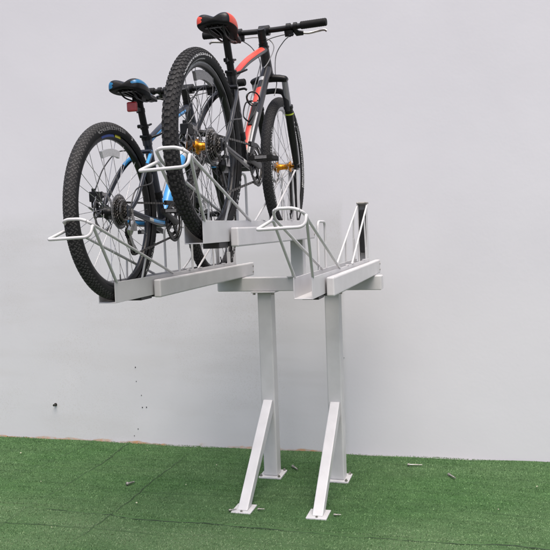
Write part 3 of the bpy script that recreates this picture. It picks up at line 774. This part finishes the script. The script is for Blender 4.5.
    for s in (-1,1):
        m=MB(); m.tube(spline([(X0+.025,s*.030,Z0-.030),(X0+.060,s*.026,Z0-.050),(X0+.105,s*.020,Z0-.056),(X0+.165,s*.020,Z0-.055),(X0+.225,s*.012,Z0-.040),(X0+.262,s*.006,Z0-.036)],6),.0036,8)
        m.build('saddle_rail','black',sa)
    m=MB()   # moulded base ribs under the shell
    for yy in (-.035,-.012,.012,.035): m.beam((X0+.02,yy,Z0-.024),(X0+.13,yy*.6,Z0-.034),.005,.014)
    m.box((X0+.03,-.045,Z0-.034),(X0+.045,.045,Z0-.020)); m.build('saddle_base','black',sa,.001)
    # ---- cockpit
    hd=(HTt-HTb).normalized(); BC=V((.815,0,.955))
    SB=HTt+hd*.008; m=MB()
    m.tube([SB,SB+hd*.014],.0215,18); m.tube([SB+hd*.016,SB+hd*.030],.019,18); m.tube([SB+hd*.032,SB+hd*.072],[.0185,.0180],18)
    m.tube([SB+hd*.073,SB+hd*.078],.0165,14)
    m.tube([SB+hd*.052,BC+V((-.012,0,0))],[.016,.017],14)
    m.tube([BC+V((0,-.024,0)),BC+V((0,.024,0))],.0235,20)
    P(m,'stem','black',None,.001)
    m=MB(); H=.295
    m.tube(spline([BC+V((-.018,-H,.004)),BC+V((-.010,-.20,.003)),BC+V((-.002,-.08,0)),BC,BC+V((-.002,.08,0)),BC+V((-.010,.20,.003)),BC+V((-.018,H,.004))],6),.0125,14)
    hb=P(m,'handlebar','black')
    for s in (-1,1):
        m=MB(); a=BC+V((-.019,s*(H+.003),.004)); b=BC+V((-.011,s*(H-.118),.003)); N_=24
        m.tube([a]+[a.lerp(b,k/N_) for k in range(1,N_)]+[b],[.0155]+[.0172+(.0008 if k%2 else 0) for k in range(1,N_)]+[.0165],16)
        m.build('grip','blackmatte',hb)
        # shifter + brake lever
        m=MB(); c_=BC+V((-.006,s*.150,.003))
        m.tube([c_-V((0,.008,0)),c_+V((0,.008,0))],.0185,14); m.tube([c_+V((.004,-s*.008,-.012)),c_+V((.022,s*.004,-.026)),c_+V((.030,s*.030,-.026))],[.011,.014,.010],10)
        c2=BC+V((-.006,s*.118,.002)); m.tube([c2-V((0,.010,0)),c2+V((0,.010,0))],.0185,14)
        m.tube([c2+V((.0,0,-.014)),c2+V((.006,0,-.040))],[.022,.020],14); m.tube([c2+V((-.010,s*.004,-.036)),c2+V((-.022,s*.010,-.046)),c2+V((-.030,s*.030,-.040))],[.006,.005,.004],8)
        m.build('shifter','black',hb,.001)
        m=MB(); m.tube(spline([c_+V((.030,s*.020,-.024)),c_+V((.040,s*.055,-.026)),c_+V((.044,s*.095,-.020)),c_+V((.042,s*.125,-.018)),c_+V((.040,s*.138,-.026))],5),.0048,8,0,sq=(1.2,.7)); m.build('brake_lever','steel' if red else 'black',hb)
    # cables
    m=MB(); r=.0024
    c1=BC+V((.020,-.118,-.028))
    m=MB(); m.tube(spline([c1,BC+V((.055,-.075,-.045)),BC+V((.082,-.030,-.095)),BC+V((.070,-.026,-.180)),V((.87,-.035,.72)),V((.84,-.030,.66))],8),r,7); P(m,'brake_cable','cablegrey')
    m=MB(); m.tube(spline([BC+V((.024,-.12,-.020)),BC+V((.045,-.06,-.018)),BC+V((.050,0,-.030)),BC+V((.030,.032,-.070)),HTb+V((-.02,.030,.05)),V((.62,.022,.60)),V((.50,.028,.43)),V((.38,.05,.29)),V((.10,.07,.34)),V((-.03,.07,.43)),V((-.045,.062,.432))],8),r,7); P(m,'brake_cable','cablegrey')
    m=MB(); m.tube(spline([BC+V((.024,.12,-.020)),BC+V((.050,.06,-.012)),BC+V((.058,.0,-.025)),BC+V((.040,-.032,-.070)),V((.76,-.030,.80)),V((.70,-.024,.76))],8),r,7); P(m,'brake_cable','cablegrey')
    m=MB(); m.tube(spline([BC+V((.020,.118,-.028)),BC+V((.065,.08,-.060)),BC+V((.085,.05,-.14)),V((.93,.088,.62)),V((1.0,.086,.50)),V((WB-.062,.066,.452))],8),r,7); P(m,'brake_cable','cablegrey')
    m=MB(); m.tube(spline([V((.235,-.055,.50)),V((.16,-.085,.46)),V((.02,-.088,.43)),V((-.035,-.088,.36)),V((-.030,-.078,.30)),V((-.008,-.070,.285))],8),r*1.1,7); P(m,'gear_cable','cable')
    m=MB(); m.tube(spline([V((.27,.0,.60)),V((.20,.075,.60)),V((.09,.085,.53)),V((.01,.074,.46)),V((-.03,.064,.43))],8),r*1.1,7); P(m,'gear_cable','cable')
    if red:
        # bottle cage on the down tube
        a=V((.565,0,.485)); dn=(V((.690,0,.625))-V((.540,0,.452))).normalized(); nn=V((-dn.z,0,dn.x)); o_=a+nn*.026
        m=MB(); m.beam(o_-dn*.02,o_+dn*.13,.020,.006,nn); cg=P(m,'bottle_cage','black',None,.001)
        m=MB()
        for t in (.115,):
            cc=o_+dn*t+nn*.030
            ring=[cc+nn*.029*math.cos(a_)+V((0,.029*math.sin(a_),0))+dn*.012*math.cos(a_) for a_ in np.linspace(0,2*PI,28,endpoint=False)]
            m.tube(ring,.0034,8,0,True)
        for s in (-1,1):
            m.tube(spline([o_+dn*.127+V((0,s*.012,0))+nn*.01,o_+dn*.09+V((0,s*.030,0))+nn*.030,o_+dn*.0+V((0,s*.022,0))+nn*.036,o_-dn*.015+nn*.012]),.0032,8)
        m.build('cage_loop',['black'],cg)
        m=MB(); cc=o_+dn*.122+nn*.030; m.tube([cc+nn*.031*math.cos(a_)+V((0,.031*math.sin(a_),0)) for a_ in np.linspace(.6,3.6,20)],.0038,8); m.build('cage_clip','steel',cg)
    # valve
    m=MB(); m.tube([V((.02,0,RW-.282)),V((.018,0,RW-.245))],.0028,8); P(m,'valve','black'); m=MB(); m.tube([V((WB+.1,0,RW-.262)),V((WB+.085,0,RW-.232))],.0028,8); P(m,'valve','black')

ba=empty('bicycle',(XA,YA,1.1515+.0036+.0005-.001),PI/2,'grey and sky blue mountain bicycle with blue edged saddle in the left low tray','bicycle','mountain bicycles on the rack')
make_bike(ba,dict(name='blue',spoke='s',tread_r='fine',tread_f='bold',crank=PI-.25))
bb=empty('bicycle',(XB,YB,1.3690+.0036+.0025),PI/2,'black and red mountain bicycle with gold hubs in the raised middle tray','bicycle','mountain bicycles on the rack')
make_bike(bb,dict(name='red',spoke='b',tread_r='bold',tread_f='fine',crank=PI-.06))

# ------------------------------------------------------------------ light
SUN_EL=68.; SUN_AZ=math.radians(-62)       # direction towards the sun: right of the wall normal, high
# towards-sun vector
se=math.radians(SUN_EL); sdir=V((math.cos(se)*math.cos(SUN_AZ), math.cos(se)*math.sin(SUN_AZ), math.sin(se)))
sl=bpy.data.lights.new('sun','SUN'); sl.energy=1.5; sl.angle=math.radians(45); sl.color=(1,.97,.94)
so=bpy.data.objects.new('sun',sl); C.objects.link(so); so.rotation_euler=sdir.to_track_quat('Z','Y').to_euler(); so.location=(2,-2,6)
wd_=bpy.data.worlds.new('World'); bpy.context.scene.world=wd_; wd_.use_nodes=True; nt=wd_.node_tree
sky=nt.nodes.new('ShaderNodeTexSky'); sky.sky_type='NISHITA'; sky.sun_disc=False; sky.sun_elevation=se
sky.sun_rotation=math.atan2(sdir.x,sdir.y); sky.air_density=1.; sky.dust_density=6.; sky.ozone_density=.6
nt.links.new(sky.outputs[0],nt.nodes['Background'].inputs['Color']); nt.nodes['Background'].inputs['Strength'].default_value=.14

sc=bpy.context.scene
sc.view_settings.view_transform='Standard'; sc.view_settings.look='None'; sc.view_settings.exposure=.86; sc.view_settings.gamma=1
sc.render.engine='CYCLES'
